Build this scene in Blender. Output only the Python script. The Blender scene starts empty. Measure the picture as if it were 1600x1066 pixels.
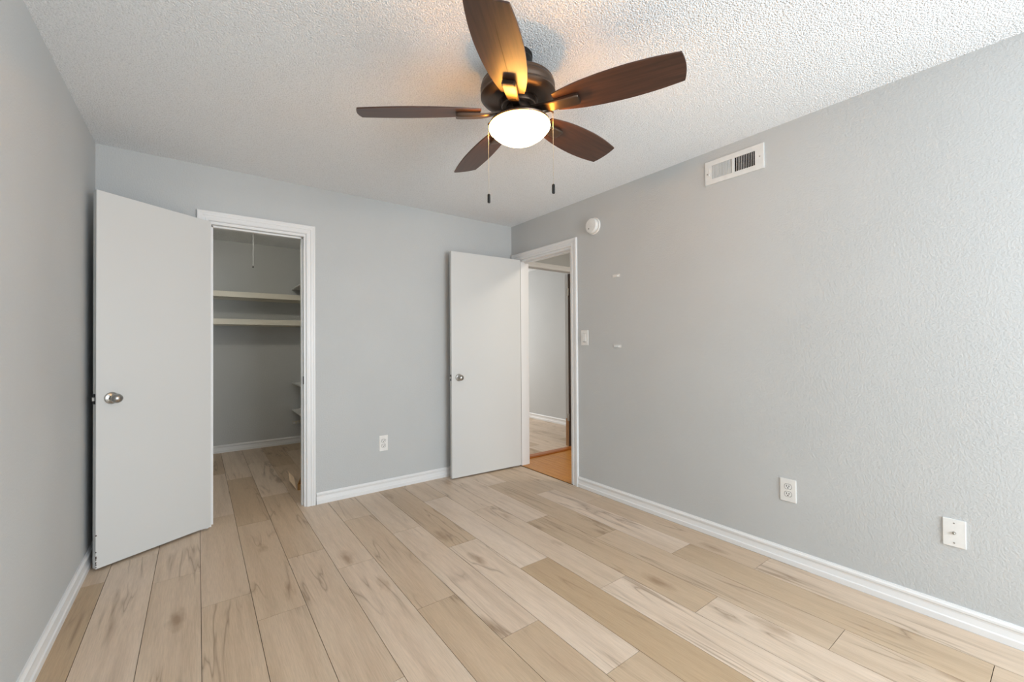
import bpy, bmesh, math, random
from mathutils import Vector, Matrix, Euler
R = math.radians
S = bpy.context.scene
COL = S.collection
random.seed(7)

# ------------------------------------------------------------------ dimensions
W, D, H = 3.1076, 3.5049, 2.44          # room width (x), back wall (y), ceiling (z)
FRONT = -2.05                           # wall with the window, behind the camera
CW, CD = 1.75, 5.87                     # closet right wall, closet back wall
WT = 0.10                               # wall thickness

# ------------------------------------------------------------------ camera
cam = bpy.data.cameras.new('camera')
cam.sensor_fit = 'HORIZONTAL'; cam.sensor_width = 36.0
cam.lens = 657.81 / 1600 * 36.0
cam.clip_start = 0.02; cam.clip_end = 60
camo = bpy.data.objects.new('camera', cam); COL.objects.link(camo)
yaw, pitch, roll = 0.640944, 0.0089026, -0.0062028
f = Vector((math.sin(yaw)*math.cos(pitch), math.cos(yaw)*math.cos(pitch), math.sin(pitch)))
r0 = Vector((math.cos(yaw), -math.sin(yaw), 0)); u0 = r0.cross(f)
c, s = math.cos(roll), math.sin(roll)
rr = c*r0 + s*u0; uu = -s*r0 + c*u0
M = Matrix((rr, uu, -f)).transposed().to_4x4()
M.translation = Vector((0.49304, 0.0, 1.21657))
camo.matrix_world = M
S.camera = camo

# ------------------------------------------------------------------ world, daylight, exposure
S.view_settings.view_transform = 'Standard'
S.view_settings.look = 'None'
S.view_settings.gamma = 1.0
S.view_settings.exposure = 0.19
wld = bpy.data.worlds.new('sky'); S.world = wld; wld.use_nodes = True
wld.node_tree.nodes['Background'].inputs[0].default_value = (0.75, 0.85, 1.0, 1)
wld.node_tree.nodes['Background'].inputs[1].default_value = 0.6

def area(name, loc, target, sx, sy, power, color, spread=180):
    l = bpy.data.lights.new(name, 'AREA'); l.shape = 'RECTANGLE'; l.size = sx; l.size_y = sy
    l.energy = power; l.color = color; l.spread = R(spread)
    o = bpy.data.objects.new(name, l); COL.objects.link(o); o.location = loc
    d = Vector(target) - Vector(loc)
    o.rotation_euler = d.to_track_quat('-Z', 'Y').to_euler()
    return o
WIN = (1.10, 2.95, 0.50, 2.05)          # the bedroom window, behind the camera
area('window_daylight', ((WIN[0]+WIN[1])/2, FRONT-0.02, (WIN[2]+WIN[3])/2), ((WIN[0]+WIN[1])/2, 3, (WIN[2]+WIN[3])/2),
     WIN[1]-WIN[0]-0.06, WIN[3]-WIN[2]-0.06, 88, (0.85, 0.94, 1.0))
FILL_WIN = (-1.85, -0.60, 0.50, 2.05)         # unseen window added in the right wall to light the left wall (y, z)
area('side_window_fill', (W+0.02, (FILL_WIN[0]+FILL_WIN[1])/2, (FILL_WIN[2]+FILL_WIN[3])/2), (0, (FILL_WIN[0]+FILL_WIN[1])/2, (FILL_WIN[2]+FILL_WIN[3])/2),
     FILL_WIN[1]-FILL_WIN[0]-0.06, FILL_WIN[3]-FILL_WIN[2]-0.06, 32, (0.85, 0.94, 1.0))
area('far_room_fill', (3.7, 7.05, 1.5), (3.9, 4.5, 1.1), 1.6, 1.3, 44, (1.0, 0.985, 0.955))  # area light added to brighten the far room, no window modelled
area('hall_fill', (3.75, 2.1, 2.42), (3.75, 2.1, 0), 0.3, 0.3, 14, (1.0, 0.9, 0.76))  # unseen lamp added to light the hall

# ------------------------------------------------------------------ material helpers
def mat(name):
    m = bpy.data.materials.new(name); m.use_nodes = True
    nt = m.node_tree; b = nt.nodes['Principled BSDF']
    return m, nt, b
def node(nt, kind, **kw):
    n = nt.nodes.new(kind)
    for k, v in kw.items():
        if k in n.inputs: n.inputs[k].default_value = v
        else: setattr(n, k, v)
    return n
def lin(*rgb):
    def g(v):
        v /= 255
        return v/12.92 if v <= 0.04045 else ((v+0.055)/1.055)**2.4
    return (g(rgb[0]), g(rgb[1]), g(rgb[2]), 1)
def coords(nt, scale=(1,1,1)):
    t = node(nt, 'ShaderNodeTexCoord'); m = node(nt, 'ShaderNodeMapping')
    m.inputs['Scale'].default_value = scale
    nt.links.new(t.outputs['Object'], m.inputs['Vector'])
    return m.outputs['Vector']
def bump(nt, b, height, strength, dist):
    n = node(nt, 'ShaderNodeBump', Strength=strength, Distance=dist)
    nt.links.new(height, n.inputs['Height']); nt.links.new(n.outputs['Normal'], b.inputs['Normal'])
def ramp(nt, fac, stops):
    n = node(nt, 'ShaderNodeValToRGB'); e = n.color_ramp.elements
    while len(e) < len(stops): e.new(0.5)
    for i, (p, c) in enumerate(stops): e[i].position = p; e[i].color = c
    nt.links.new(fac, n.inputs['Fac']); return n.outputs['Color']
def mathn(nt, op, a, b=None, clamp=False):
    n = node(nt, 'ShaderNodeMath', operation=op, use_clamp=clamp)
    for i, v in enumerate((a, b)):
        if v is None: continue
        if isinstance(v, (int, float)): n.inputs[i].default_value = v
        else: nt.links.new(v, n.inputs[i])
    return n.outputs[0]
def mixc(nt, fac, a, b, blend='MIX'):
    n = node(nt, 'ShaderNodeMix', data_type='RGBA', blend_type=blend)
    for i, v in ((0, fac), (6, a), (7, b)):
        if isinstance(v, (int, float, tuple)): n.inputs[i].default_value = v
        else: nt.links.new(v, n.inputs[i])
    return n.outputs[2]

def m_paint(name, col, rough, scale, strength, var=0.03):
    m, nt, b = mat(name)
    v = coords(nt)
    n1 = node(nt, 'ShaderNodeTexNoise', Scale=scale, Detail=3.0, Roughness=0.55)
    nt.links.new(v, n1.inputs['Vector'])
    n2 = node(nt, 'ShaderNodeTexNoise', Scale=1.3, Detail=2.0)
    nt.links.new(v, n2.inputs['Vector'])
    c2 = tuple(x*(1-var*2) for x in col[:3]) + (1,)
    nt.links.new(ramp(nt, n2.outputs['Fac'], [(0.3, col), (0.75, c2)]), b.inputs['Base Color'])
    b.inputs['Roughness'].default_value = rough
    bump(nt, b, n1.outputs['Fac'], strength, 0.004)
    return m
def m_popcorn(name, col):
    m, nt, b = mat(name)
    v = coords(nt)
    n1 = node(nt, 'ShaderNodeTexNoise', Scale=130.0, Detail=3.0, Roughness=0.6)
    nt.links.new(v, n1.inputs['Vector'])
    vo = node(nt, 'ShaderNodeTexVoronoi', Scale=170.0); nt.links.new(v, vo.inputs['Vector'])
    h = mathn(nt, 'SUBTRACT', mathn(nt, 'MULTIPLY', n1.outputs['Fac'], 1.6), vo.outputs['Distance'])
    nt.links.new(ramp(nt, n1.outputs['Fac'], [(0.3, tuple(x*0.84 for x in col[:3])+(1,)), (0.5, col)]), b.inputs['Base Color'])  # low spots of the texture darkened, tiny shadows put into the colour
    b.inputs['Roughness'].default_value = 0.95
    bump(nt, b, h, 0.72, 0.006)
    return m
def m_plain(name, col, rough=0.5, metal=0.0, spec=None):
    m, nt, b = mat(name)
    v = coords(nt); n = node(nt, 'ShaderNodeTexNoise', Scale=25.0, Detail=2.0)
    nt.links.new(v, n.inputs['Vector'])
    lo = tuple(x*0.93 for x in col[:3])+(1,)
    nt.links.new(ramp(nt, n.outputs['Fac'], [(0.3, lo), (0.7, col)]), b.inputs['Base Color'])
    b.inputs['Roughness'].default_value = rough; b.inputs['Metallic'].default_value = metal
    return m
def m_planks(name, light, dark, knot):
    """oak look planks: every plank carries its own tone and seed"""
    m, nt, b = mat(name)
    tc = node(nt, 'ShaderNodeTexCoord')
    seed = node(nt, 'ShaderNodeAttribute', attribute_name='seed')
    tone = node(nt, 'ShaderNodeAttribute', attribute_name='tone')
    off = node(nt, 'ShaderNodeCombineXYZ')
    nt.links.new(mathn(nt, 'MULTIPLY', seed.outputs['Fac'], 37.0), off.inputs[0])
    nt.links.new(mathn(nt, 'MULTIPLY', seed.outputs['Fac'], 91.0), off.inputs[1])
    nt.links.new(mathn(nt, 'MULTIPLY', seed.outputs['Fac'], 53.0), off.inputs[2])
    add = node(nt, 'ShaderNodeVectorMath', operation='ADD')
    nt.links.new(tc.outputs['Object'], add.inputs[0]); nt.links.new(off.outputs[0], add.inputs[1])
    def mp(sc):
        n = node(nt, 'ShaderNodeMapping'); n.inputs['Scale'].default_value = sc
        nt.links.new(add.outputs[0], n.inputs['Vector']); return n.outputs[0]
    def noise(sc, scale, det, rough=0.5, dist=0.0):
        n = node(nt, 'ShaderNodeTexNoise', Scale=scale, Detail=det, Roughness=rough, Distortion=dist)
        nt.links.new(mp(sc), n.inputs['Vector']); return n.outputs['Fac']
    fine = noise((1, 0.045, 1), 260.0, 3.0, 0.6)
    band = noise((1, 0.055, 1), 22.0, 4.0, 0.6, 0.25)
    blot = noise((1, 0.35, 1), 5.0, 2.0)
    base = mixc(nt, tone.outputs['Fac'], light, dark)
    base = mixc(nt, ramp(nt, band, [(0.46, (0,0,0,1)), (0.80, (1,1,1,1))]), base, mixc(nt, 0.40, base, knot))
    base = mixc(nt, ramp(nt, blot, [(0.42, (0,0,0,1)), (0.72, (0.5,0.5,0.5,1))]), base, mixc(nt, 0.40, base, dark))
    g = ramp(nt, fine, [(0.3, (0.86,0.86,0.86,1)), (0.62, (1.0,1.0,1.0,1))])
    base = mixc(nt, 1.0, base, g, 'MULTIPLY')
    # knots: soft elongated smudges, few per plank
    vo = node(nt, 'ShaderNodeTexVoronoi', Scale=1.0, Randomness=1.0); nt.links.new(mp((5.2, 1.75, 1)), vo.inputs['Vector'])
    kn = noise((1, 0.3, 1), 40.0, 3.0)
    kd = mathn(nt, 'ADD', vo.outputs['Distance'], mathn(nt, 'MULTIPLY', mathn(nt, 'SUBTRACT', kn, 0.5), 0.22))
    kf = ramp(nt, kd, [(0.03, (0.8,0.8,0.8,1)), (0.20, (0,0,0,1))])
    base = mixc(nt, kf, base, knot)
    # thin wandering cracks
    cr = noise((1, 0.10, 1), 8.0, 3.0, 0.5, 0.5)
    line = mathn(nt, 'ABSOLUTE', mathn(nt, 'SUBTRACT', cr, 0.5))
    msk = noise((1, 0.5, 1), 3.4, 1.0)
    lf = mathn(nt, 'MULTIPLY', ramp(nt, line, [(0.0, (0.62,0.62,0.62,1)), (0.008, (0.3,0.3,0.3,1)), (0.03, (0,0,0,1))]), ramp(nt, msk, [(0.49, (0,0,0,1)), (0.60, (1,1,1,1))]))
    base = mixc(nt, lf, base, tuple(x*0.7 for x in knot[:3])+(1,))
    nt.links.new(base, b.inputs['Base Color'])
    b.inputs['Roughness'].default_value = 0.42
    bump(nt, b, fine, 0.10, 0.002)
    return m
def m_wood(name, light, dark, rough=0.4, axis=0, scale=14.0):
    m, nt, b = mat(name)
    sc = [1, 1, 1]; sc[axis] = 0.06
    v = coords(nt, tuple(sc))
    n1 = node(nt, 'ShaderNodeTexNoise', Scale=scale*4, Detail=4.0, Roughness=0.65, Distortion=0.6)
    n2 = node(nt, 'ShaderNodeTexNoise', Scale=scale*16, Detail=2.0)
    nt.links.new(v, n1.inputs['Vector']); nt.links.new(v, n2.inputs['Vector'])
    f1 = mathn(nt, 'ADD', mathn(nt, 'MULTIPLY', n1.outputs['Fac'], 0.7), mathn(nt, 'MULTIPLY', n2.outputs['Fac'], 0.3))
    nt.links.new(ramp(nt, f1, [(0.32, dark), (0.66, light)]), b.inputs['Base Color'])
    b.inputs['Roughness'].default_value = rough
    bump(nt, b, f1, 0.12, 0.002)
    return m

WALL = m_paint('grey_wall_paint', lin(198, 200, 200), 0.75, 115.0, 0.5)
CEIL = m_popcorn('popcorn_ceiling', lin(249, 251, 253))
TRIM = m_paint('white_trim_paint', lin(236, 236, 236), 0.38, 60.0, 0.05)
DOOR = m_paint('white_door_paint', lin(215, 215, 213), 0.42, 40.0, 0.05, 0.015)
SHELF = m_paint('cream_shelf_paint', lin(226, 221, 208), 0.5, 40.0, 0.05)
PLANK = m_planks('oak_plank_floor', lin(226, 207, 188), lin(191, 165, 133), lin(148, 119, 90))
GAP = m_plain('floor_gap', lin(70, 52, 38), 0.9)
ORANGE = m_wood('orange_hall_wood', lin(208, 146, 64), lin(172, 106, 34), 0.35, axis=1, scale=12)
THRESH = m_wood('threshold_wood', lin(186, 110, 34), lin(146, 78, 16), 0.35, axis=0, scale=10)
BARE = m_wood('bare_jamb_wood', lin(190, 150, 110), lin(150, 110, 76), 0.7, axis=2)
BLADE = m_wood('walnut_blade', lin(86, 55, 40), lin(50, 32, 23), 0.40, axis=0, scale=7)
STREAK = m_plain('dark_streak', lin(50, 30, 18), 0.6)
BRONZE = m_plain('oil_rubbed_bronze', lin(98, 84, 74), 0.36, 0.9)
DARKM = m_plain('dark_metal', lin(40, 38, 36), 0.45, 0.6)
NICKEL = m_plain('satin_nickel', lin(176, 174, 170), 0.28, 1.0)
CHAINM = m_plain('chain_metal', lin(200, 190, 170), 0.35, 0.8)
PLASTIC = m_plain('white_plastic', lin(236, 235, 232), 0.4)
VENTM = m_plain('white_vent_enamel', lin(232, 232, 230), 0.4)
SLOT = m_plain('dark_slot', lin(30, 30, 30), 0.8)
BROWN = m_plain('brown_strip', lin(70, 58, 50), 0.7)
CARD = m_plain('cardboard', lin(196, 148, 92), 0.85)
CARD_LIT = m_plain('cardboard_lit', lin(240, 216, 188), 0.85)  # lighter copy of the cardboard, light put into the flap's colour
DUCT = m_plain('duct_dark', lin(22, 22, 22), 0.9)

# lit glass bowl: the lamp's own glow, whiter at the belly and amber at the rim
LAMP, nt, b = mat('lit_frosted_glass')
tc = node(nt, 'ShaderNodeTexCoord'); sp = node(nt, 'ShaderNodeSeparateXYZ')
nt.links.new(tc.outputs['Object'], sp.inputs[0])
hz = node(nt, 'ShaderNodeMapRange'); hz.inputs[1].default_value = -0.275; hz.inputs[2].default_value = -0.378
nt.links.new(sp.outputs[2], hz.inputs[0])
col = ramp(nt, hz.outputs[0], [(0.0, (1.0, 0.36, 0.04, 1)), (0.12, (1.0, 0.40, 0.05, 1)), (0.30, (1.0, 0.44, 0.07, 1)), (0.42, (1.0, 0.74, 0.42, 1))])
nt.links.new(col, b.inputs['Emission Color'])
st = ramp(nt, hz.outputs[0], [(0.0, (0.008,)*3+(1,)), (0.10, (0.01,)*3+(1,)), (0.17, (1,)*3+(1,)), (0.30, (1.0,)*3+(1,)), (0.42, (0.045,)*3+(1,))])
nt.links.new(mathn(nt, 'MULTIPLY', st, 115.0), b.inputs['Emission Strength'])
b.inputs['Base Color'].default_value = lin(240, 236, 228); b.inputs['Roughness'].default_value = 0.35

FILL_BULB, nt, b = mat('closet_fill_bulb')
b.inputs['Emission Color'].default_value = (1.0, 0.93, 0.78, 1); b.inputs['Emission Strength'].default_value = 330.0  # unseen emitter added to brighten the closet
b.inputs['Base Color'].default_value = lin(240, 230, 210)

# ------------------------------------------------------------------ mesh helpers
def nb(): return bmesh.new()
def box(bm, lo, hi, bev=0.0):
    x0, y0, z0 = lo; x1, y1, z1 = hi
    v = [bm.verts.new(p) for p in ((x0,y0,z0),(x1,y0,z0),(x1,y1,z0),(x0,y1,z0),(x0,y0,z1),(x1,y0,z1),(x1,y1,z1),(x0,y1,z1))]
    fs = [bm.faces.new([v[i] for i in q]) for q in ((3,2,1,0),(4,5,6,7),(0,1,5,4),(1,2,6,5),(2,3,7,6),(3,0,4,7))]
    if bev:
        es = list({e for f_ in fs for e in f_.edges})
        bmesh.ops.bevel(bm, geom=es, offset=bev, segments=2, affect='EDGES', profile=0.5)
    return v
def lathe(bm, prof, seg=48, mtx=None, cap=True):
    rings = []
    for r_, z in prof:
        if r_ < 1e-6: rings.append([bm.verts.new((0, 0, z))])
        else: rings.append([bm.verts.new((r_*math.cos(2*math.pi*i/seg), r_*math.sin(2*math.pi*i/seg), z)) for i in range(seg)])
    for a, b_ in zip(rings, rings[1:]):
        for i in range(seg):
            j = (i+1) % seg
            if len(a) == 1 and len(b_) == 1: continue
            if len(a) == 1: bm.faces.new((a[0], b_[j], b_[i]))
            elif len(b_) == 1: bm.faces.new((a[i], a[j], b_[0]))
            else: bm.faces.new((a[i], a[j], b_[j], b_[i]))
    if cap:
        for g in (rings[0], rings[-1]):
            if len(g) > 1: bm.faces.new(g)
    vs = [v for g in rings for v in g]
    if mtx is not None: bmesh.ops.transform(bm, matrix=mtx, verts=vs)
    return vs
def tube(bm, pts, r_, seg=8):
    pts = [Vector(p) for p in pts]; rings = []
    for i, p in enumerate(pts):
        d = (pts[min(i+1, len(pts)-1)] - pts[max(i-1, 0)]).normalized()
        a = d.orthogonal().normalized()
        if rings: a = (last - last.dot(d)*d).normalized()
        last = a; b_ = d.cross(a)
        rings.append([bm.verts.new(p + r_*(a*math.cos(2*math.pi*k/seg) + b_*math.sin(2*math.pi*k/seg))) for k in range(seg)])
    for a, b_ in zip(rings, rings[1:]):
        for k in range(seg): bm.faces.new((a[k], a[(k+1) % seg], b_[(k+1) % seg], b_[k]))
    bm.faces.new(rings[0]); bm.faces.new(rings[-1])
def loft(bm, rings):
    """rings: lists of points, closed sections joined in order, capped"""
    vr = [[bm.verts.new(p) for p in g] for g in rings]
    n = len(vr[0])
    for a, b_ in zip(vr, vr[1:]):
        for k in range(n): bm.faces.new((a[k], a[(k+1) % n], b_[(k+1) % n], b_[k]))
    bm.faces.new(vr[0]); bm.faces.new(vr[-1])
def obj(name, bm, m, parent=None, smooth=False, loc=None):
    bmesh.ops.recalc_face_normals(bm, faces=bm.faces)
    me = bpy.data.meshes.new(name); bm.to_mesh(me); bm.free()
    for mm in (m if isinstance(m, (list, tuple)) else [m]): me.materials.append(mm)
    if smooth:
        me.polygons.foreach_set('use_smooth', [True]*len(me.polygons))
        try: me.set_sharp_from_angle(angle=R(35))
        except Exception: pass
    o = bpy.data.objects.new(name, me); COL.objects.link(o)
    if parent is not None: o.parent = parent
    if loc is not None: o.location = loc
    return o
def tag(o, label=None, cat=None, group=None, kind=None):
    if label: o['label'] = label
    if cat: o['category'] = cat
    if group: o['group'] = group
    if kind: o['kind'] = kind
    return o
def empty(name, loc=(0,0,0), rz=0.0):
    o = bpy.data.objects.new(name, None); COL.objects.link(o); o.empty_display_size = 0.1
    o.location = loc; o.rotation_euler = (0, 0, rz); return o
def struct(name, bm, m, label=None, cat=None):
    return tag(obj(name, bm, m), label, cat, kind='structure')

# ------------------------------------------------------------------ walls
def wall_y(bm, y0, y1, x0, x1, holes, z1=H):
    """wall slab in the xz plane with rectangular holes (xa, xb, za, zb)"""
    xs = sorted({x0, x1, *[h[0] for h in holes], *[h[1] for h in holes]})
    for a, b_ in zip(xs, xs[1:]):
        cuts = sorted((h[2], h[3]) for h in holes if h[0] <= a+1e-6 and h[1] >= b_-1e-6)
        z = 0
        for za, zb in cuts:
            if za > z+1e-6: box(bm, (a, y0, z), (b_, y1, za))
            z = zb
        if z < z1-1e-6: box(bm, (a, y0, z), (b_, y1, z1))
def wall_x(bm, x0, x1, y0, y1, holes, z1=H):
    ys = sorted({y0, y1, *[h[0] for h in holes], *[h[1] for h in holes]})
    for a, b_ in zip(ys, ys[1:]):
        cuts = sorted((h[2], h[3]) for h in holes if h[0] <= a+1e-6 and h[1] >= b_-1e-6)
        z = 0
        for za, zb in cuts:
            if za > z+1e-6: box(bm, (x0, a, z), (x1, b_, za))
            z = zb
        if z < z1-1e-6: box(bm, (x0, a, z), (x1, b_, z1))

CO = (0.548, 1.156, 0.0, 2.068)         # closet opening in the back wall (x, z)
EO = (2.628, 3.368, 0.0, 2.072)         # entry opening in the right wall (y, z)
VO = (1.105, 1.368, 2.255, 2.345)       # duct hole behind the vent (y, z)
BT = D + 0.115                          # back wall's far face
bm = nb(); wall_y(bm, D, BT, -WT, W + WT, [CO]); struct('wall_back', bm, WALL, 'grey painted wall with the closet doorway in it', 'wall')
bm = nb(); wall_x(bm, W, W + WT, FRONT - WT, D, [EO, VO, FILL_WIN]); struct('wall_right', bm, WALL, 'long grey painted wall with the vent and the hall doorway', 'wall')
bm = nb(); box(bm, (-WT, FRONT - WT, 0), (0, D, H)); struct('wall_left', bm, WALL, 'grey painted wall behind the open closet door', 'wall')
bm = nb(); wall_y(bm, FRONT - WT, FRONT, 0, W, [(WIN[0], WIN[1], WIN[2], WIN[3])]); struct('wall_front', bm, WALL, 'grey wall with the bedroom window', 'wall')
bm = nb()
box(bm, (-WT, CD, 0), (CW + WT, CD + WT, H)); struct('wall_closet_back', bm, WALL, 'grey rear wall of the closet', 'wall')
bm = nb(); box(bm, (CW, BT, 0), (CW + WT, CD, H)); struct('wall_closet_right', bm, WALL, 'grey right wall of the closet', 'wall')
bm = nb(); box(bm, (-WT, BT, 0), (0, CD, H)); struct('wall_closet_left', bm, WALL, 'grey left wall of the closet', 'wall')
# hall and the room beyond it
HX = 4.32
bm = nb(); wall_y(bm, D, BT - 0.01, W + WT, HX, [(3.23, 4.06, 0, 2.06)]); struct('wall_hall_end', bm, WALL, 'grey wall above the second doorway in the hall', 'wall')
bm = nb(); box(bm, (HX, 0.9, 0), (HX + WT, BT - 0.01, H)); struct('wall_hall_right', bm, WALL, 'grey side wall of the hall', 'wall')
bm = nb(); box(bm, (W + WT, 0.8, 0), (HX, 0.9, H)); struct('wall_hall_near', bm, WALL, 'grey near wall of the hall', 'wall')
FX = 4.93
bm = nb(); box(bm, (FX, BT - 0.01, 0), (FX + WT, 7.2, H)); struct('wall_far_room_right', bm, WALL, 'pale grey wall of the room seen beyond the hall', 'wall')
bm = nb(); box(bm, (2.3, 7.2, 0), (FX + WT, 7.3, H)); struct('wall_far_room_back', bm, WALL, 'grey rear wall of the room beyond the hall', 'wall')
bm = nb(); box(bm, (2.2, BT, 0), (2.3, 7.3, H)); struct('wall_far_room_left', bm, WALL, 'grey left wall of the room beyond the hall', 'wall')
bm = nb(); box(bm, (HX + WT, BT - 0.11, 0), (FX + WT, BT - 0.01, H)); struct('wall_far_room_front', bm, WALL, 'grey front wall of the room beyond the hall', 'wall')
# ceilings
bm = nb(); box(bm, (-WT, FRONT - WT, H), (W + WT, BT, H + 0.08)); struct('ceiling', bm, CEIL, 'white popcorn textured ceiling of the bedroom', 'ceiling')
bm = nb(); box(bm, (-WT, BT, H), (CW + WT, CD + WT, H + 0.08)); struct('ceiling_closet', bm, CEIL, 'white closet ceiling above the shelves', 'ceiling')
bm = nb(); box(bm, (W + WT, 0.8, H), (FX + WT, BT, H + 0.08)); box(bm, (2.2, BT, H), (FX + WT, 7.3, H + 0.08))
struct('ceiling_hall', bm, CEIL, 'white ceiling of the hall and the room beyond', 'ceiling')

# ------------------------------------------------------------------ floors
def plank_mesh(name, rows, m, label):
    """rows: (x0, x1, y0, y1, [joints], {index: tone}); each plank a quad with its own tone and seed"""
    verts, faces, tones, seeds, mats = [], [], [], [], []
    g = 0.0011
    rnd = random.Random(11)
    lo = [9, 9]; hi = [-9, -9]
    for (x0, x1, y0, y1, js, tn) in rows:
        lo = [min(lo[0], x0), min(lo[1], y0)]; hi = [max(hi[0], x1), max(hi[1], y1)]
        ys = [y0] + [j for j in js if y0 < j < y1] + [y1]
        for k, (a, b_) in enumerate(zip(ys, ys[1:])):
            mid = None
            t = None
            for (ya, yb, tv) in tn:
                if ya <= (a+b_)/2 < yb: t = tv
            if t is None: t = rnd.uniform(0.1, 0.85)
            i = len(verts)
            p = [(x0+g, a+g), (x1-g, a+g), (x1-g, b_-g), (x0+g, b_-g)]
            verts += [(x, y, 0.0) for x, y in p] + [(x, y, -0.006) for x, y in p]
            for q in ((0,1,2,3), (4,5,1,0), (5,6,2,1), (6,7,3,2), (7,4,0,3)):
                faces.append([i+w for w in q]); tones.append(t)
            sd = rnd.random(); seeds += [sd]*5
            mats += [0]*5
    i = len(verts)
    verts += [(lo[0], lo[1], -0.004), (hi[0], lo[1], -0.004), (hi[0], hi[1], -0.004), (lo[0], hi[1], -0.004)]
    faces.append([i, i+1, i+2, i+3]); tones.append(0); seeds.append(0); mats.append(1)
    verts += [(lo[0], lo[1], -0.05), (hi[0], lo[1], -0.05), (hi[0], hi[1], -0.05), (lo[0], hi[1], -0.05)]
    faces.append([i+7, i+6, i+5, i+4]); tones.append(0); seeds.append(0); mats.append(1)
    for q in ((0,1,5,4), (1,2,6,5), (2,3,7,6), (3,0,4,7)):
        faces.append([i+w for w in q]); tones.append(0); seeds.append(0); mats.append(1)
    me = bpy.data.meshes.new(name); me.from_pydata(verts, [], faces)
    for nm, vals in (('tone', tones), ('seed', seeds)):
        at = me.attributes.new(nm, 'FLOAT', 'FACE'); at.data.foreach_set('value', vals)
    me.materials.append(m); me.materials.append(GAP)
    me.polygons.foreach_set('material_index', mats)
    o = bpy.data.objects.new(name, me); COL.objects.link(o)
    return tag(o, label, 'floor', kind='structure')
PW, PX, PL = 0.199, 0.107, 1.22
REF = [3.025, 3.25, 2.85, 2.447, 2.18, 2.71, 2.415, 1.826, 1.434, 1.048, 1.822, 1.43, 2.264, 1.82, 2.637, 1.05]
TONE = [{-1: .95, 0: .45}, {-1: .22, 0: .3}, {-1: .5, 0: .4}, {-1: .62, 0: .5}, {-1: .6, 0: .62}, {-1: .5, 0: .72}, {-1: .3, 0: .35, -2: .3},
        {0: .62, -1: .72, 1: .45}, {0: .2, -1: .7, 1: .35}, {0: .12, 1: .75, -1: .72}, {0: 0., -1: .98, 1: .45}, {0: .3, -1: .06, 1: .25},
        {-1: .75, 0: .12, -2: .2}, {0: .7, -1: .6, -2: .5}, {0: .6, -1: .02, -2: .8, -3: .5}, {0: .6, -1: .3, 1: .5}]
rows = []
for i in range(16):
    x0 = max(0.0, PX + PW*(i-1)); x1 = min(W, PX + PW*i)
    y1 = CD if x0 < CW - 0.02 else D + 0.04
    js = [REF[i] + PL*k for k in range(-4, 5)]
    tn = [(REF[i] + PL*k, REF[i] + PL*(k+1), t) for k, t in TONE[i].items()]
    rows.append((x0, x1, FRONT, y1, js, tn))
plank_mesh('floor', rows, PLANK, 'pale oak plank floor running from the bedroom into the closet')
rows = []
for i in range(14):
    x0 = 2.3 + 0.19*i
    rows.append((x0, min(FX, x0 + 0.19), BT - 0.012, 7.2, [3.3 + (0.43*i) % 1.2 + 1.2*k for k in range(5)], []))
plank_mesh('floor_far_room', rows, PLANK, 'pale plank floor of the room beyond the hall')
rows = []
for i in range(22):
    x0 = W + 0.0572*i
    rows.append((x0, min(HX, x0 + 0.0572), 0.9, D + 0.005, [0.7 + (0.37*i) % 0.9 + 0.9*k for k in range(5)], []))
plank_mesh('floor_hall', rows, ORANGE, 'glossy orange strip wood floor in the hall')

# ------------------------------------------------------------------ baseboards
BH, BTK = 0.087, 0.015
PROF = [(0, 0), (BTK, 0), (BTK, 0.026), (BTK-0.004, 0.031), (0.0075, 0.054), (0.0085, 0.062), (0.0125, 0.067), (0.0125, 0.076), (0.008, 0.081), (0.006, BH), (0, BH)]
def baseboard(name, a, b_, nrm, label, sc=1.0):
    """profile swept from a to b on the floor; nrm points into the room"""
    bm = nb(); a = Vector(a); b_ = Vector(b_); n = Vector(nrm)
    rings = [[Vector((p.x, p.y, 0)) + n*(d*sc) + Vector((0, 0, z)) for d, z in PROF] for p in (a, b_)]
    loft(bm, rings)
    return struct(name, bm, TRIM, label, 'baseboard')
baseboard('baseboard_right', (W, FRONT, 0), (W, 2.556, 0), (-1, 0, 0), 'long white baseboard below the vent and outlets')
baseboard('baseboard_back', (1.222, D, 0), (W, D, 0), (0, -1, 0), 'white baseboard between the closet and the entry door')
baseboard('baseboard_back_left', (0.0, D, 0), (0.484, D, 0), (0, -1, 0), 'short white baseboard behind the closet door')
baseboard('baseboard_left', (0, FRONT, 0), (0, D - BTK, 0), (1, 0, 0), 'white baseboard along the wall behind the closet door', 1.2)
baseboard('baseboard_closet', (0, CD, 0), (CW, CD, 0), (0, -1, 0), 'white baseboard inside the closet')
baseboard('baseboard_far_room', (FX, BT, 0), (FX, 7.2, 0), (-1, 0, 0), 'white baseboard in the room beyond the hall')

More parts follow.
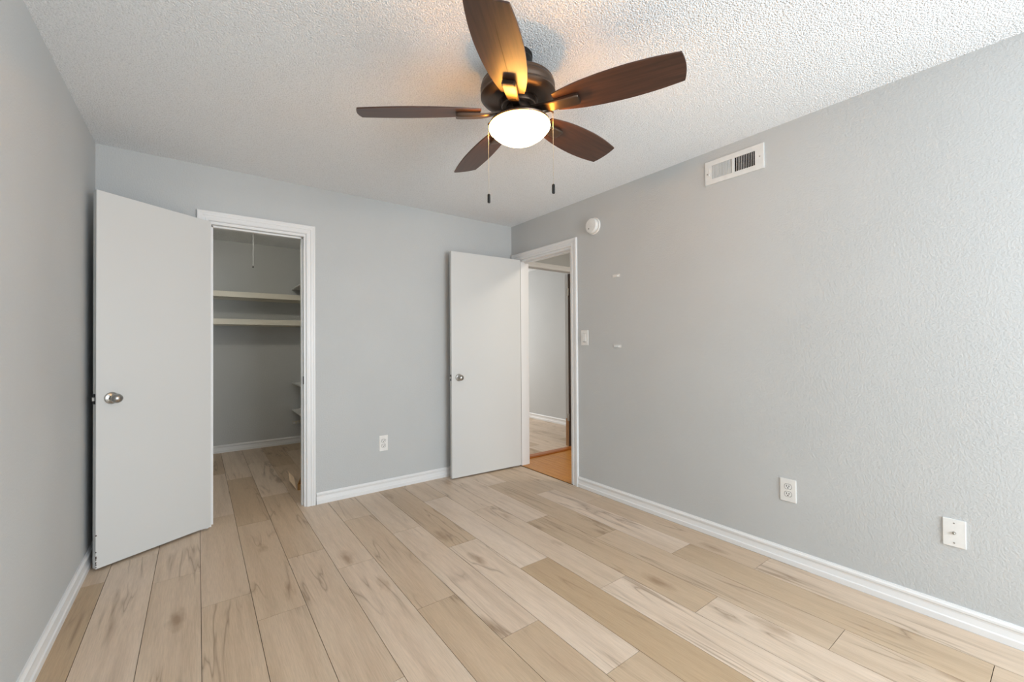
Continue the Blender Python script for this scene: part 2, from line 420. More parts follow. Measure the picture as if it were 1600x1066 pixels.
# ------------------------------------------------------------------ casings and jambs
CPROF = [(0, 0), (0, 0.011), (0.006, 0.015), (0.014, 0.015), (0.018, 0.0125), (0.030, 0.0125), (0.034, 0.0165), (0.046, 0.0165), (0.050, 0.019), (0.060, 0.019), (0.064, 0.016), (0.064, 0)]
def casing(bm, o, ax, nrm, x0, x1, z1, wl=1.0, wr=1.0, wt=1.0):
    """three mitred profile runs around an opening; ax = along the wall, nrm = into the room, scaled widths"""
    o = Vector(o); ax = Vector(ax); n = Vector(nrm); up = Vector((0, 0, 1))
    P = lambda x, z, d: o + ax*x + up*z + n*d
    loft(bm, [[P(x0 - w*wl, 0, d) for w, d in CPROF], [P(x0 - w*wl, z1 + w*wt, d) for w, d in CPROF]])
    loft(bm, [[P(x1 + w*wr, 0, d) for w, d in CPROF], [P(x1 + w*wr, z1 + w*wt, d) for w, d in CPROF]])
    loft(bm, [[P(x0 - w*wl, z1 + w*wt, d) for w, d in CPROF], [P(x1 + w*wr, z1 + w*wt, d) for w, d in CPROF]])
JT = 0.018
# closet doorway
bm = nb(); casing(bm, (0, D, 0), (1, 0, 0), (0, -1, 0), CO[0]-0.0+0.002, CO[1]-0.004, CO[3]+0.002)
cas = struct('trim_1', bm, TRIM, 'white moulded casing around the closet doorway', 'door casing')
bm = nb()
box(bm, (CO[0], D - 0.001, 0), (CO[0]+JT, BT, CO[3])); box(bm, (CO[1]-JT, D - 0.001, 0), (CO[1], BT, CO[3])); box(bm, (CO[0]+JT, D - 0.001, CO[3]-JT), (CO[1]-JT, BT, CO[3]))
box(bm, (CO[0]+JT, D+0.040, 0), (CO[0]+JT+0.011, D+0.075, CO[3]-JT), 0.001); box(bm, (CO[1]-JT-0.011, D+0.040, 0), (CO[1]-JT, D+0.075, CO[3]-JT), 0.001)
box(bm, (CO[0]+JT, D+0.040, CO[3]-JT-0.011), (CO[1]-JT, D+0.075, CO[3]-JT), 0.001)
jb = struct('trim_2', bm, TRIM, 'white door jamb lining the closet doorway', 'door jamb')
bm = nb(); box(bm, (CO[1]-JT-0.0015, D+0.006, 0.925), (CO[1]-JT+0.001, D+0.034, 0.985), 0.0006)
tag(obj('strike_plate', bm, DARKM, jb), 'dark metal strike plate')
# entry doorway
bm = nb(); casing(bm, (W, 0, 0), (0, 1, 0), (-1, 0, 0), EO[0]-0.006, EO[1]+0.04, EO[3]+0.002, 1.0, 1.25, 1.0)
struct('trim_3', bm, TRIM, 'white moulded casing around the hall doorway', 'door casing')
bm = nb(); X0, X1 = W - 0.001, W + WT
box(bm, (X0, EO[0], 0), (X1, EO[0]+JT, EO[3])); box(bm, (X0, EO[1]-JT, 0), (X1, EO[1]+0.0, EO[3])); box(bm, (X0, EO[0]+JT, EO[3]-JT), (X1, EO[1]-JT, EO[3]))
box(bm, (W+0.045, EO[0]+JT, 0), (W+0.08, EO[0]+JT+0.011, EO[3]-JT), 0.001); box(bm, (W+0.045, EO[0]+JT, EO[3]-JT-0.011), (W+0.08, EO[1]-JT, EO[3]-JT), 0.001)
struct('trim_4', bm, TRIM, 'white door jamb lining the hall doorway', 'door jamb')
# second doorway at the end of the hall: head casing, threshold, hinge jamb
bm = nb(); casing(bm, (0, D, 0), (1, 0, 0), (0, -1, 0), 3.225, 4.075, 2.056, 0.6, 0.85, 0.85)
struct('trim_5', bm, TRIM, 'white head casing over the second doorway in the hall', 'door casing')
bm = nb(); rings = []
for x in (3.215, 4.12):
    rings.append([(x, D-0.008, 0), (x, D-0.004, 0.010), (x, D+0.018, 0.016), (x, D+0.08, 0.016), (x, D+0.112, 0.006), (x, D+0.116, 0)])
loft(bm, rings); struct('trim_6', bm, THRESH, 'orange wood threshold strip at the end of the hall', 'threshold')
jr = empty('trim_7', (4.045, BT-0.01, 0)); tag(jr, 'slim grey door jamb with a bare wood foot beyond the hall', 'door jamb', kind='structure')
bm = nb(); box(bm, (0, 0.030, 0.33), (0.05, 0.075, 2.06)); obj('jamb_board', bm, WALL, jr)
bm = nb(); box(bm, (0, 0.030, 0.0), (0.05, 0.075, 0.33)); tag(obj('jamb_foot', bm, BARE, jr), 'bare unpainted wood foot')
bm = nb(); box(bm, (0.006, 0.0, 0.0), (0.05, 0.030, 2.06)); tag(obj('dark_edge', bm, BROWN, jr), 'dark brown recessed strip')
bm = nb()
for k in range(5): lathe(bm, [(0, 0), (0.0065, 0.0005), (0.0065, 0.0165), (0, 0.017)], 12, Matrix.Translation((0.0, 0.02, 1.80 + 0.018*k)))
box(bm, (-0.002, 0.02, 1.80), (0.006, 0.05, 1.888)); tag(obj('hinge', bm, NICKEL, jr), 'pale metal hinge')
bm = nb()
for k in range(5): lathe(bm, [(0, 0), (0.0065, 0.0005), (0.0065, 0.0165), (0, 0.017)], 12, Matrix.Translation((0.0, 0.02, 0.30 + 0.018*k)))
box(bm, (-0.002, 0.02, 0.30), (0.006, 0.05, 0.388)); tag(obj('hinge', bm, NICKEL, jr), 'pale metal hinge')
# bedroom window (behind the camera)
bm = nb(); a0, a1, z0, z1 = WIN
for lo, hi in (((a0, FRONT-0.09, z0), (a0+0.04, FRONT-0.03, z1)), ((a1-0.04, FRONT-0.09, z0), (a1, FRONT-0.03, z1)), ((a0, FRONT-0.09, z0), (a1, FRONT-0.03, z0+0.04)), ((a0, FRONT-0.09, z1-0.04), (a1, FRONT-0.03, z1))):
    box(bm, lo, hi)
struct('window_1', bm, TRIM, 'white frame of the bedroom window', 'window')
bm = nb(); a0, a1, z0, z1 = FILL_WIN
for lo, hi in (((W+0.03, a0, z0), (W+0.09, a0+0.04, z1)), ((W+0.03, a1-0.04, z0), (W+0.09, a1, z1)), ((W+0.03, a0, z0), (W+0.09, a1, z0+0.04)), ((W+0.03, a0, z1-0.04), (W+0.09, a1, z1))):
    box(bm, lo, hi)
struct('added_window', bm, TRIM, 'white frame of the added side window', 'window')  # frame of the window added for fill light

# ------------------------------------------------------------------ doors
def knob(parent, loc, nrm, long_=1.0):
    n = Vector(nrm); rot = n.to_track_quat('Z', 'Y').to_matrix().to_4x4()
    m = Matrix.Translation(loc) @ rot
    bm = nb(); lathe(bm, [(0, 0), (0.033, 0), (0.033, 0.003), (0.030, 0.008), (0.020, 0.012), (0.012, 0.014), (0, 0.014)], 40, m)
    ro = obj('rosette', bm, NICKEL, parent, True)
    bm = nb(); L = long_
    lathe(bm, [(0, 0.012), (0.0115, 0.012), (0.0105, 0.024), (0.015, 0.030*L), (0.0235, 0.038*L), (0.0265, 0.048*L), (0.0235, 0.058*L), (0.014, 0.066*L), (0, 0.068*L)], 40, m)
    tag(obj('door_knob', bm, NICKEL, parent, True), 'satin nickel door knob')
    bm = nb(); lathe(bm, [(0, 0), (0.003, 0), (0.003, 0.0007), (0, 0.0007)], 12, m @ Matrix.Translation((-0.0, 0.0, 0.0105)) @ Matrix.Translation((0.021, -0.004, 0.0)))
    obj('pin_hole', bm, SLOT, ro)
def door(name, hinge, latch, thick, z0, zh, zl, kb, kz, label, long_=1.0):
    """leaf in local coords: x from the hinge to the latch edge, room face at y=0, thickness towards -y"""
    h = Vector((hinge[0], hinge[1], 0)); l = Vector((latch[0], latch[1], 0)); d = l - h
    width = d.length; ang = math.atan2(d.y, d.x)
    root = empty(name, h, ang)
    tag(root, label, 'door', kind='structure')
    bm = nb(); vs = box(bm, (0, -thick, z0), (width, 0, zh))
    for v in vs:
        if v.co.z > 1 and v.co.x > 0.1: v.co.z = zl
    bmesh.ops.bevel(bm, geom=list(bm.edges), offset=0.0016, segments=2, affect='EDGES')
    obj('leaf', bm, DOOR, root)
    knob(root, (width - kb, 0, kz), (0, 1, 0), long_)
    knob(root, (width - kb, -thick, kz), (0, -1, 0), long_*0.85)
    bm = nb(); box(bm, (width-0.0006, -thick*0.82, kz-0.028), (width+0.0010, -thick*0.18, kz+0.028), 0.0004)
    tag(obj('latch_plate', bm, DARKM, root), 'small dark latch plate')
    bm = nb(); box(bm, (width+0.0010, -thick*0.68, kz-0.011), (width+0.011, -thick*0.32, kz+0.011), 0.002)
    obj('latch_bolt', bm, NICKEL, root)
    return root
d1 = door('door_1', (0.5631, 3.4865), (0.0493, 3.1900), 0.034, 0.012, 2.061, 2.080, 0.066, 0.9335, 'white flush door standing open beside the closet, knob near the left wall', 1.15)
# chipped paint on the lower latch corner of the closet door
w1 = (Vector((0.5631, 3.4865)) - Vector((0.0493, 3.1900))).length
bm = nb(); rnd = random.Random(3)
for z in (0.02, 0.032, 0.04, 0.047, 0.06, 0.066, 0.074, 0.10, 0.19):
    hh = rnd.uniform(0.003, 0.008); ww = rnd.uniform(0.002, 0.0045)
    box(bm, (w1 - 0.0006 - ww, -ww*1.4, z), (w1 + 0.0004, 0.0004, z + hh), 0.0004)
tag(obj('paint_chip', bm, BROWN, d1), 'bare chips where the paint has come off', kind='stuff')
d2 = door('door_2', (3.0905, 3.3345), (2.3280, 3.3736), 0.034, 0.012, 2.067, 2.070, 0.072, 0.921, 'white flush door standing open against the back wall by the hall', 0.95)

# ------------------------------------------------------------------ wall fittings
def on_right(name, y, z, label, cat, group=None):
    """an Empty on the right wall: local x runs to the viewer's right (-y), local y into the wall (+x), z up"""
    o = empty(name, (W, y, z), R(-90)); return tag(o, label, cat, group)
def on_back(name, x, z, label, cat, group=None):
    o = empty(name, (x, D, z), 0); return tag(o, label, cat, group)
def plate(parent, name, w, h, t, m):
    bm = nb(); box(bm, (-w/2, -t, -h/2), (w/2, 0, h/2), min(0.0022, t*0.45)); return obj(name, bm, m, parent)
def screw(parent, x, z, y, r_=0.0034, m=NICKEL, name='screw'):
    bm = nb(); lathe(bm, [(0, 0), (r_, 0), (r_, 0.0008), (r_*0.6, 0.0016), (0, 0.0017)], 14, Matrix.Translation((x, y, z)) @ Matrix.Rotation(R(90), 4, 'X'))
    return obj(name, bm, m, parent, True)
def outlet(parent, w, h):
    plate(parent, 'cover_plate', w, h, 0.006, PLASTIC)
    for zc in (0.0205, -0.0205):
        bm = nb(); pts = []
        for k in range(28):
            a = 2*math.pi*k/28; x = 0.0172*math.cos(a); z = 0.0172*math.sin(a)
            pts.append((x, max(-0.0135, min(0.0135, z))))
        loft(bm, [[(x, -0.0055, zc+z) for x, z in pts], [(x*0.98, -0.0076, zc+z*0.98) for x, z in pts]])
        rc = obj('receptacle', bm, PLASTIC, parent)
        bm = nb(); loft(bm, [[(x*1.09, -0.0058, zc+z*1.1) for x, z in pts], [(x*1.09, -0.0062, zc+z*1.1) for x, z in pts]])  # dark ring painted in place of the shade round the receptacle
        tag(obj('shadow_gap', bm, SLOT, rc), 'dark ring drawn as the shadow round the receptacle')
        for x0, hh in ((-0.0068, 0.0052), (0.0060, 0.0044)):
            bm = nb(); box(bm, (x0-0.0016, -0.0080, zc+0.0035-hh), (x0+0.0016, -0.0070, zc+0.0035+hh)); tag(obj('slot', bm, SLOT, rc), 'dark contact slot')
        bm = nb(); lathe(bm, [(0, 0), (0.0032, 0), (0.0032, 0.001), (0, 0.001)], 14, Matrix.Translation((0, -0.0070, zc-0.0072)) @ Matrix.Rotation(R(90), 4, 'X')); tag(obj('ground_hole', bm, SLOT, rc), 'dark ground hole')
    screw(parent, 0, 0, -0.006, 0.003, PLASTIC)
o = on_right('wall_outlet', 0.960, 0.404, 'white duplex outlet on the right wall beside the cable plate', 'outlet'); outlet(o, 0.079, 0.124)
o = on_back('wall_outlet', 1.7475, 0.394, 'white duplex outlet on the back wall between the two doorways', 'outlet'); outlet(o, 0.074, 0.130)
# coax plate
o = on_right('cable_plate', 0.3235, 0.394, 'white wall plate with a threaded metal cable connector', 'cable plate'); plate(o, 'cover_plate', 0.071, 0.118, 0.006, PLASTIC)
screw(o, 0, 0.042, -0.006, 0.0032); screw(o, 0, -0.042, -0.006, 0.0032)
RX = Matrix.Rotation(R(90), 4, 'X')
bm = nb(); lathe(bm, [(0, 0), (0.0062, 0), (0.0062, 0.002), (0.0046, 0.002), (0.0046, 0.010), (0.0035, 0.011), (0, 0.011)], 18, Matrix.Translation((0, -0.006, 0)) @ RX); obj('connector', bm, NICKEL, o, True)
# switch
o = on_right('light_switch', 2.4765, 1.2715, 'white light switch plate right of the hall doorway', 'switch'); plate(o, 'cover_plate', 0.082, 0.126, 0.006, PLASTIC)
bm = nb(); vs = box(bm, (-0.0165, -0.009, -0.032), (0.0165, -0.005, 0.034))
for v in vs:
    if v.co.y < -0.006 and v.co.z < 0: v.co.y = -0.0125
obj('paddle', bm, PLASTIC, o)
bm = nb(); box(bm, (-0.0178, -0.0062, -0.0365), (0.0178, -0.0058, 0.0355)); obj('paddle_shadow', bm, m_plain('shadow_line', lin(150,150,148), 0.7), o)  # grey sheet painted as the shadow line round the paddle
screw(o, 0, 0.048, -0.006, 0.0028, PLASTIC); screw(o, 0, -0.048, -0.006, 0.0028, PLASTIC)
# hook strips
for nm, y, z, lab in (('wall_hook', 2.133, 1.749, 'small white adhesive hook on the right wall, upper of two'), ('wall_hook', 2.128, 1.201, 'small white adhesive hook on the right wall, lower of two')):
    o = on_right(nm, y, z, lab, 'hook', 'adhesive hooks on the right wall')
    bm = nb(); box(bm, (-0.040, -0.003, -0.011), (0.030, 0, 0.011), 0.001); obj('backing', bm, PLASTIC, o)
    bm = nb(); box(bm, (-0.030, -0.008, -0.009), (0.014, -0.003, 0.004), 0.0015); box(bm, (-0.030, -0.013, -0.009), (0.014, -0.008, -0.004), 0.0015); obj('hook_lip', bm, PLASTIC, o)
    bm = nb(); box(bm, (0.030, -0.0015, -0.008), (0.044, 0, 0.008)); obj('pull_tab', bm, WALL, o)
# smoke detector
o = on_right('smoke_detector', 2.364, 2.188, 'round white smoke detector high on the wall by the hall doorway', 'smoke detector')
bm = nb(); lathe(bm, [(0, 0), (0.068, 0), (0.068, 0.009), (0.064, 0.013), (0, 0.013)], 48, RX); obj('mounting_ring', bm, PLASTIC, o, True)
bm = nb(); lathe(bm, [(0, 0.013), (0.056, 0.013), (0.056, 0.016), (0.0605, 0.016), (0.0605, 0.034), (0.054, 0.043), (0.030, 0.046), (0, 0.0465)], 48, RX); obj('body', bm, PLASTIC, o, True)
bm = nb(); lathe(bm, [(0.0565, 0.0130), (0.0578, 0.0130), (0.0578, 0.0162), (0.0565, 0.0162)], 48, RX, cap=False); obj('seam', bm, SLOT, o, True)
bm = nb(); lathe(bm, [(0, 0.0440), (0.0055, 0.0440), (0.0055, 0.0462), (0, 0.0468)], 18, Matrix.Translation((-0.018, -0.0005, -0.024)) @ RX); tag(obj('test_button', bm, m_plain('grey_button', lin(120,118,114), 0.6), o, True), 'small grey test button')
# supply vent
o = on_right('air_vent', 1.2375, 2.300, 'white rectangular air vent high on the right wall', 'vent')
VWd, VHt, hw, hh = 0.349, 0.146, 0.131, 0.043
bm = nb()
for lo, hi in (((-VWd/2, -0.007, -VHt/2), (VWd/2, 0, -hh)), ((-VWd/2, -0.007, hh), (VWd/2, 0, VHt/2)), ((-VWd/2, -0.007, -hh), (-hw, 0, hh)), ((hw-0.004, -0.007, -hh), (VWd/2, 0, hh)), ((-0.008, -0.006, -hh), (0.008, 0.004, hh))):
    box(bm, lo, hi)
obj('face_frame', bm, VENTM, o)
for sgn, nm in ((-1, 'left'), (1, 'right')):
    bm = nb(); n = 12
    for k in range(n):
        xc = sgn*(0.013 + (hw-0.016)*(k+0.5)/n)
        dx, dy = (0.0050, 0.0100) if sgn < 0 else (-0.0052, 0.0125)
        x0, y0 = xc - dx*0.55, -0.005
        t = 0.0009 if sgn < 0 else 0.0011
        loft(bm, [[(x0-t, y0, z), (x0+t, y0, z), (x0+dx+t, y0+dy, z), (x0+dx-t, y0+dy, z)] for z in (-hh, hh)])
    obj('fin_bank', bm, VENTM, o)
bm = nb()
for k in range(5): box(bm, (0.010, 0.012, -hh + 0.004 + 0.019*k), (hw-0.006, 0.0135, -hh + 0.006 + 0.019*k))
tag(obj('damper', bm, SLOT, o), 'dark damper blades behind the fins')
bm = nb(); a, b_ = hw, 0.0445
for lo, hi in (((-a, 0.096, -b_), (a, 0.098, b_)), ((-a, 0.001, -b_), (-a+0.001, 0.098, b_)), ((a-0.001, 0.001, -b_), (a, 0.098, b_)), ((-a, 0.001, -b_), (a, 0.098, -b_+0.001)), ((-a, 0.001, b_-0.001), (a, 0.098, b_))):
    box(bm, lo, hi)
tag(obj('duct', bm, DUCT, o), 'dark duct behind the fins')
screw(o, -0.160, -0.005, -0.007, 0.004); screw(o, 0.152, 0.0, -0.007, 0.004)
bm = nb(); box(bm, (-0.1475, -0.0085, -0.026), (-0.1455, -0.006, 0.028)); box(bm, (-0.150, -0.016, -0.018), (-0.143, -0.008, -0.010), 0.001); obj('damper_lever', bm, VENTM, o)

# ------------------------------------------------------------------ closet
def shelf_back(z, label):
    o = empty('closet_shelf', (CW/2, CD, z)); tag(o, label, 'shelf', 'long shelves on the closet rear wall')
    bm = nb(); box(bm, (-CW/2, -0.36, -0.020), (CW/2, 0, 0.0), 0.001); obj('board', bm, SHELF, o)
    bm = nb(); box(bm, (-CW/2, -0.379, -0.060), (CW/2, -0.36, 0.001), 0.0015); obj('front_edge', bm, SHELF, o)
    bm = nb(); box(bm, (-CW/2, -0.019, -0.060), (CW/2, 0, -0.020), 0.001); obj('wall_cleat', bm, SHELF, o)
shelf_back(1.8165, 'long cream closet shelf, upper of two on the rear wall')
shelf_back(1.5165, 'long cream closet shelf, lower of two on the rear wall')
def shelf_side(z, label, y0, th):
    o = empty('side_shelf', (CW, (y0+CD)/2, z)); tag(o, label, 'shelf', 'small white shelves on the closet side wall')
    L = (CD - y0)/2
    bm = nb(); box(bm, (-0.30, -L, -th), (0, L, 0), 0.001); obj('board', bm, TRIM, o)
    bm = nb(); box(bm, (-0.318, -L, -th-0.004), (-0.30, L, 0.002), 0.002); obj('front_edge', bm, TRIM, o)
shelf_side(1.935, 'white shelf seen from below at the top of the closet side wall', 4.2, 0.012)
shelf_side(0.765, 'white side shelf in the closet, upper of the two below the middle', 4.5, 0.012)
shelf_side(0.430, 'white side shelf in the closet, lowest, just above the short rail', 4.5, 0.012)
o = empty('closet_rail', (1.44, CD, 0.262)); tag(o, 'short white rail under the lowest closet side shelf', 'rail')
bm = nb(); box(bm, (0.0, -0.012, -0.016), (0.31, 0, 0.016), 0.002); obj('rail_board', bm, SHELF, o)
for x in (0.012, 0.055):
    bm = nb(); lathe(bm, [(0, 0), (0.008, 0), (0.008, 0.02), (0.014, 0.026), (0.012, 0.036), (0, 0.038)], 18, Matrix.Translation((x, -0.012, 0.0)) @ RX); obj('peg', bm, TRIM, o, True)
# closet lamp holder with its pull cord
o = empty('closet_lampholder', (0.8455, 3.98, H)); tag(o, 'closet ceiling lampholder with an added fill bulb and a hanging pull cord', 'lampholder')
bm = nb(); lathe(bm, [(0, 0), (0.056, 0), (0.056, -0.012), (0.030, -0.030), (0.024, -0.050), (0, -0.050)], 32); obj('base', bm, PLASTIC, o, True)
bm = nb(); lathe(bm, [(0, -0.046), (0.014, -0.050), (0.016, -0.058), (0.029, -0.078), (0.030, -0.090), (0.021, -0.106), (0, -0.113)], 24); obj('bulb', bm, FILL_BULB, o, True)  # lit bulb added as closet fill
bm = nb(); tube(bm, [(0.0, -0.058, -0.006), (0.0, -0.064, -0.03), (0.0, -0.064, -0.590)], 0.0012, 8); cd = obj('pull_cord', bm, PLASTIC, o, True)
bm = nb(); lathe(bm, [(0, -0.580), (0.003, -0.583), (0.0050, -0.592), (0.004, -0.598), (0, -0.599)], 16, Matrix.Translation((0, -0.064, 0))); tag(obj('cord_bead', bm, DARKM, cd, True), 'dark bead on the cord end')
# cardboard box peeking from behind the closet jamb
BOXA = R(-15.8)
o = empty('cardboard_box', (1.166, 3.937, 0.0), BOXA); tag(o, 'open brown cardboard box on the closet floor by the door jamb', 'box')
def sheet(pts, t=0.003):
    bm = nb(); P = [Vector(q) for q in pts]; n = (P[1]-P[0]).cross(P[2]-P[0]).normalized()*t
    loft(bm, [P, [q + n for q in P]]); return bm
bw, bl, bh = 0.20, 0.36, 0.048
bm = nb()
for lo, hi in (((0, 0, 0), (bw, bl, 0.004)), ((0, 0, 0.004), (0.004, bl, bh)), ((bw-0.004, 0, 0.004), (bw, bl, bh)), ((0, 0, 0.004), (bw, 0.004, bh)), ((0, bl-0.004, 0.004), (bw, bl, bh))): box(bm, lo, hi)
obj('carton', bm, CARD, o)
inv = Matrix.Rotation(-BOXA, 3, 'Z')
fl_ = [inv @ (Vector(q) - Vector((1.166, 3.937, 0))) for q in ((1.158, 3.934, 0.011), (1.128, 4.08, 0.056), (1.140, 4.22, 0.099), (1.160, 4.07, 0.078))]
tag(obj('flap', sheet(fl_), CARD_LIT, o), 'left flap folded outwards, coloured paler as if lit')
obj('flap', sheet([(bw, 0.01, bh), (bw, bl-0.01, bh), (bw+0.03, bl-0.03, bh+0.085), (bw+0.03, 0.03, bh+0.085)]), CARD, o)
obj('flap', sheet([(0.01, bl, bh), (bw-0.01, bl, bh), (bw-0.03, bl+0.03, bh+0.05), (0.03, bl+0.03, bh+0.05)]), CARD, o)

# ------------------------------------------------------------------ ceiling fan
TX, TY = 0.0636, 0.0066                  # the fan hangs a little out of level
nrm = Vector((-TX, -TY, 1)).normalized()
mount = Vector((1.5894, 1.4092, 2.1888)) + nrm*((H-2.1888)/nrm.z)
fan = empty('ceiling_fan', mount); tag(fan, 'dark bronze ceiling fan with five walnut blades and a lit glass bowl', 'ceiling fan')
TILT = Vector((0, 0, 1)).rotation_difference(nrm).to_euler()
def fpart(name, bm, m, parent=None, smooth=True):
    o = obj(name, bm, m, parent or fan, smooth)
    if parent is None: o.rotation_euler = TILT
    return o
bm = nb(); lathe(bm, [(0, 0), (0.070, 0), (0.070, -0.006), (0.066, -0.010), (0.066, -0.018), (0.069, -0.022), (0.069, -0.030), (0.062, -0.060), (0.050, -0.085), (0, -0.085)], 56); obj('canopy', bm, DARKM, fan, True)
bm = nb(); lathe(bm, [(0, -0.06), (0.045, -0.06), (0.048, -0.095), (0, -0.095)], 32); fpart('collar', bm, DARKM)
bm = nb(); lathe(bm, [(0, -0.088), (0.070, -0.090), (0.112, -0.096), (0.140, -0.104), (0.147, -0.110), (0.147, -0.114), (0.1525, -0.117), (0.1525, -0.124), (0.156, -0.128), (0.158, -0.136), (0.158, -0.150), (0.155, -0.156), (0.155, -0.160), (0.159, -0.164), (0.159, -0.170),
          (0.150, -0.180), (0.120, -0.187), (0.085, -0.190), (0.080, -0.186), (0, -0.186)], 72); fpart('motor_housing', bm, BRONZE)
bm = nb(); lathe(bm, [(0, -0.180), (0.071, -0.180), (0.073, -0.184), (0.073, -0.206), (0.070, -0.210), (0, -0.210)], 48); fl = fpart('flywheel', bm, BRONZE)
bm = nb(); lathe(bm, [(0, -0.208), (0.048, -0.208), (0.052, -0.214), (0.054, -0.232), (0.062, -0.240), (0.082, -0.250), (0.108, -0.262), (0.122, -0.272), (0.127, -0.279), (0.1255, -0.283), (0, -0.283)], 64); kit = fpart('light_kit', bm, BRONZE)
bm = nb(); lathe(bm, [(0.100, -0.2825), (0.122, -0.2825), (0.1265, -0.286), (0.1295, -0.292), (0.1305, -0.299), (0.1275, -0.308), (0.117, -0.321), (0.099, -0.338), (0.074, -0.353), (0.044, -0.3635), (0.018, -0.368), (0, -0.3687)], 64, cap=False); fpart('glass_bowl', bm, LAMP)
PH = -1.1133; PIT = -0.235; DROOP = -0.030; ZB = -0.232
def half(u):
    k = [(0.165, 0.046), (0.20, 0.056), (0.27, 0.0705), (0.36, 0.080), (0.46, 0.0835), (0.55, 0.0795), (0.62, 0.0715), (0.652, 0.0665)]
    for (a, ha), (b_, hb) in zip(k, k[1:]):
        if a <= u <= b_ + 1e-9:
            t = (u-a)/(b_-a); return ha + (hb-ha)*t
    return k[-1][1]
def smooth_half(u): return sum(half(min(0.652, max(0.165, u+d)))for d in (-0.03, -0.015, 0, 0.015, 0.03))/5 if 0.19 < u < 0.63 else half(u)
def blade_bm():
    bm = nb(); us = [0.165, 0.166] + [0.18 + (0.652-0.18)*i/26 for i in range(27)]
    rows = []
    t = 0.0028
    N = 8
    for i, u in enumerate(us):
        h = smooth_half(u) * (0.93 if i == 0 else 1.0)
        rw = []
        for j in range(N+1):
            v = -h + 2*h*j/N
            bulge = 0.010*(1-(v/max(h, 1e-6))**2) if i == len(us)-1 else 0
            rw.append((u + bulge, v))
        rows.append(rw)
    top = [[bm.verts.new((u, v, t)) for u, v in rw] for rw in rows]
    bot = [[bm.verts.new((u, v, -t)) for u, v in rw] for rw in rows]
    for g, fl_ in ((top, 0), (bot, 1)):
        for a, b_ in zip(g, g[1:]):
            for j in range(N):
                q = (a[j], b_[j], b_[j+1], a[j+1]); bm.faces.new(q if not fl_ else q[::-1])
    def side(ta, tb, ba, bb): bm.faces.new((ta, ba, bb, tb))
    for a, b_, c_, d_ in zip(top, top[1:], bot, bot[1:]):
        side(a[0], b_[0], c_[0], d_[0]); side(b_[-1], a[-1], d_[-1], c_[-1])
    for j in range(N):
        side(top[0][j+1], top[0][j], bot[0][j+1], bot[0][j]); side(top[-1][j], top[-1][j+1], bot[-1][j], bot[-1][j+1])
    return bm
def iron_bm():
    """blade iron: a flat arm that leaves the flywheel, steps down and ends in a rounded pad under the blade"""
    bm = nb(); path = [(0.060, -0.002, 0.017, 0.004), (0.085, -0.003, 0.017, 0.004), (0.110, -0.008, 0.019, 0.0045), (0.135, -0.0130, 0.022, 0.005), (0.160, -0.0150, 0.024, 0.006), (0.20, -0.0150, 0.0255, 0.0075), (0.245, -0.0150, 0.0265, 0.0078), (0.262, -0.0146, 0.0255, 0.0075), (0.268, -0.0140, 0.021, 0.006)]
    rings = []
    for u, z, h, t in path:
        b_ = t*0.55
        rings.append([(u, -h, z+t), (u, -h, z-t+b_), (u, -h+b_, z-t), (u, h-b_, z-t), (u, h, z-t+b_), (u, h, z+t)])
    loft(bm, rings); return bm
groot = None
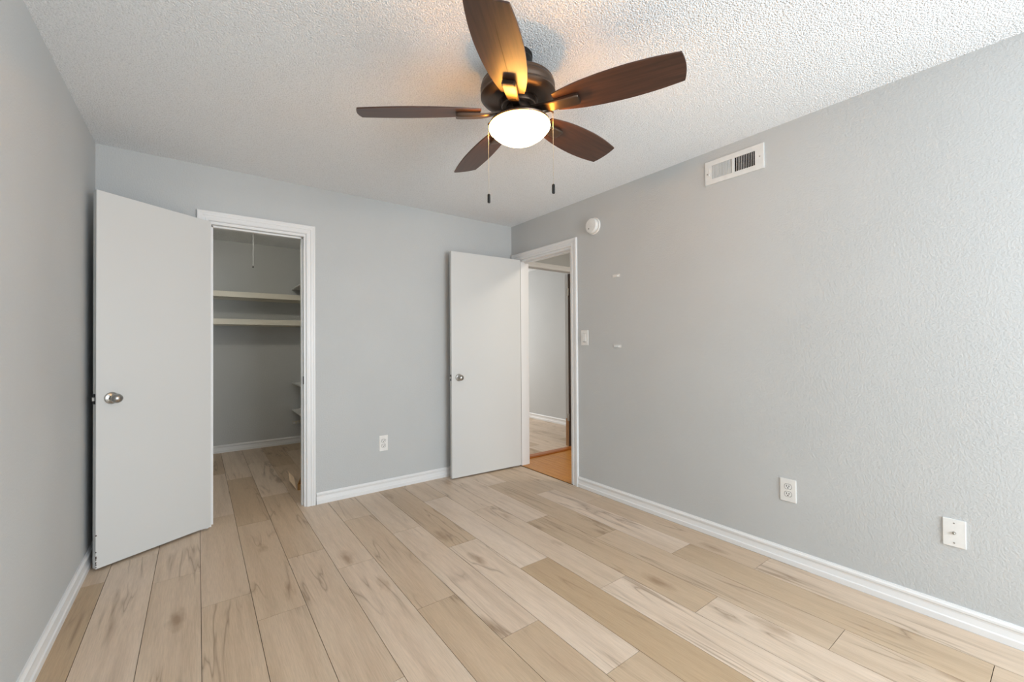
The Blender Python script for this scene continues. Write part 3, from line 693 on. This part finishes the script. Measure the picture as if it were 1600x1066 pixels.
for k in range(5):
    a = PH + R(72)*k
    m = Matrix.Rotation(a, 4, 'Z') @ Matrix.Translation((0, 0, ZB)) @ Matrix.Rotation(-DROOP, 4, 'Y') @ Matrix.Rotation(PIT, 4, 'X')
    T4 = TILT.to_matrix().to_4x4()
    if k == 0:
        bl = obj('blade', blade_bm(), BLADE, fan); ir = obj('blade_iron', iron_bm(), BRONZE, fan, True)
        bm = nb()
        for x, y in ((0.205, 0.012), (0.205, -0.012), (0.240, 0.0)):
            lathe(bm, [(0, 0), (0.004, 0), (0.004, -0.0012), (0.002, -0.0022), (0, -0.0022)], 12, Matrix.Translation((x, y, -0.0228)))
        sc_ = obj('screw_heads', bm, BRONZE, ir, True); bpy.data.objects.remove(sc_, do_unlink=True)
    else:
        bl2 = bl.copy(); COL.objects.link(bl2); ir2 = ir.copy(); COL.objects.link(ir2)
        bl2.parent = fan; ir2.parent = fan
        bl_, ir_ = bl2, ir2
    x, y = (bl, ir) if k == 0 else (bl_, ir_)
    x.matrix_local = T4 @ m; y.matrix_local = T4 @ m
    if k == 4:
        bm = nb(); loft(bm, [[(u, v-w, -0.0031), (u, v-w, -0.0027), (u, v+w, -0.0027), (u, v+w, -0.0031)] for u, v, w in ((0.300, 0.004, 0.0003), (0.33, 0.0045, 0.0014), (0.42, 0.006, 0.0016), (0.52, 0.007, 0.0012), (0.57, 0.008, 0.0003))])
        tag(obj('blade_streak', bm, STREAK, x), 'thin dark streak along the blade')  # thin dark strip under one blade
# pull chains hang plumb beside the glass bowl
cr_ = Vector((math.cos(yaw), -math.sin(yaw), 0)); cf = Vector((math.sin(yaw), math.cos(yaw), 0))
axis_b = lambda z: nrm*(z/nrm.z)
for lat, fwd, zend in ((-0.1335, 0.045, 1.836), (0.1395, -0.045, 1.843)):
    p0 = axis_b(-0.262) + cr_*lat + cf*fwd
    e = Vector((p0.x, p0.y, zend - H))
    hub = axis_b(-0.245); st_ = hub + (p0-hub)*0.45
    bm = nb(); tube(bm, [st_, hub + (p0-hub)*0.93 + Vector((0, 0, 0.010)), p0 + Vector((0, 0, 0.004)), p0], 0.0034, 8); br = obj('chain_arm', bm, BRONZE, fan, True)
    bm = nb(); tube(bm, [p0, Vector((p0.x, p0.y, zend - H + 0.036))], 0.0005, 6)
    n = 90
    for i in range(n):
        z = p0.z + (e.z + 0.038 - p0.z)*i/(n-1)
        bmesh.ops.create_icosphere(bm, subdivisions=1, radius=0.0011, matrix=Matrix.Translation((p0.x, p0.y, z)))
    chn = obj('pull_chain', bm, CHAINM, fan, True)
    bm = nb(); lathe(bm, [(0, 0.041), (0.002, 0.040), (0.0062, 0.036), (0.0062, 0.003), (0.005, 0), (0, 0)], 20, Matrix.Translation((p0.x, p0.y, zend - H))); tag(obj('chain_fob', bm, DARKM, chn, True), 'dark cylindrical fob')
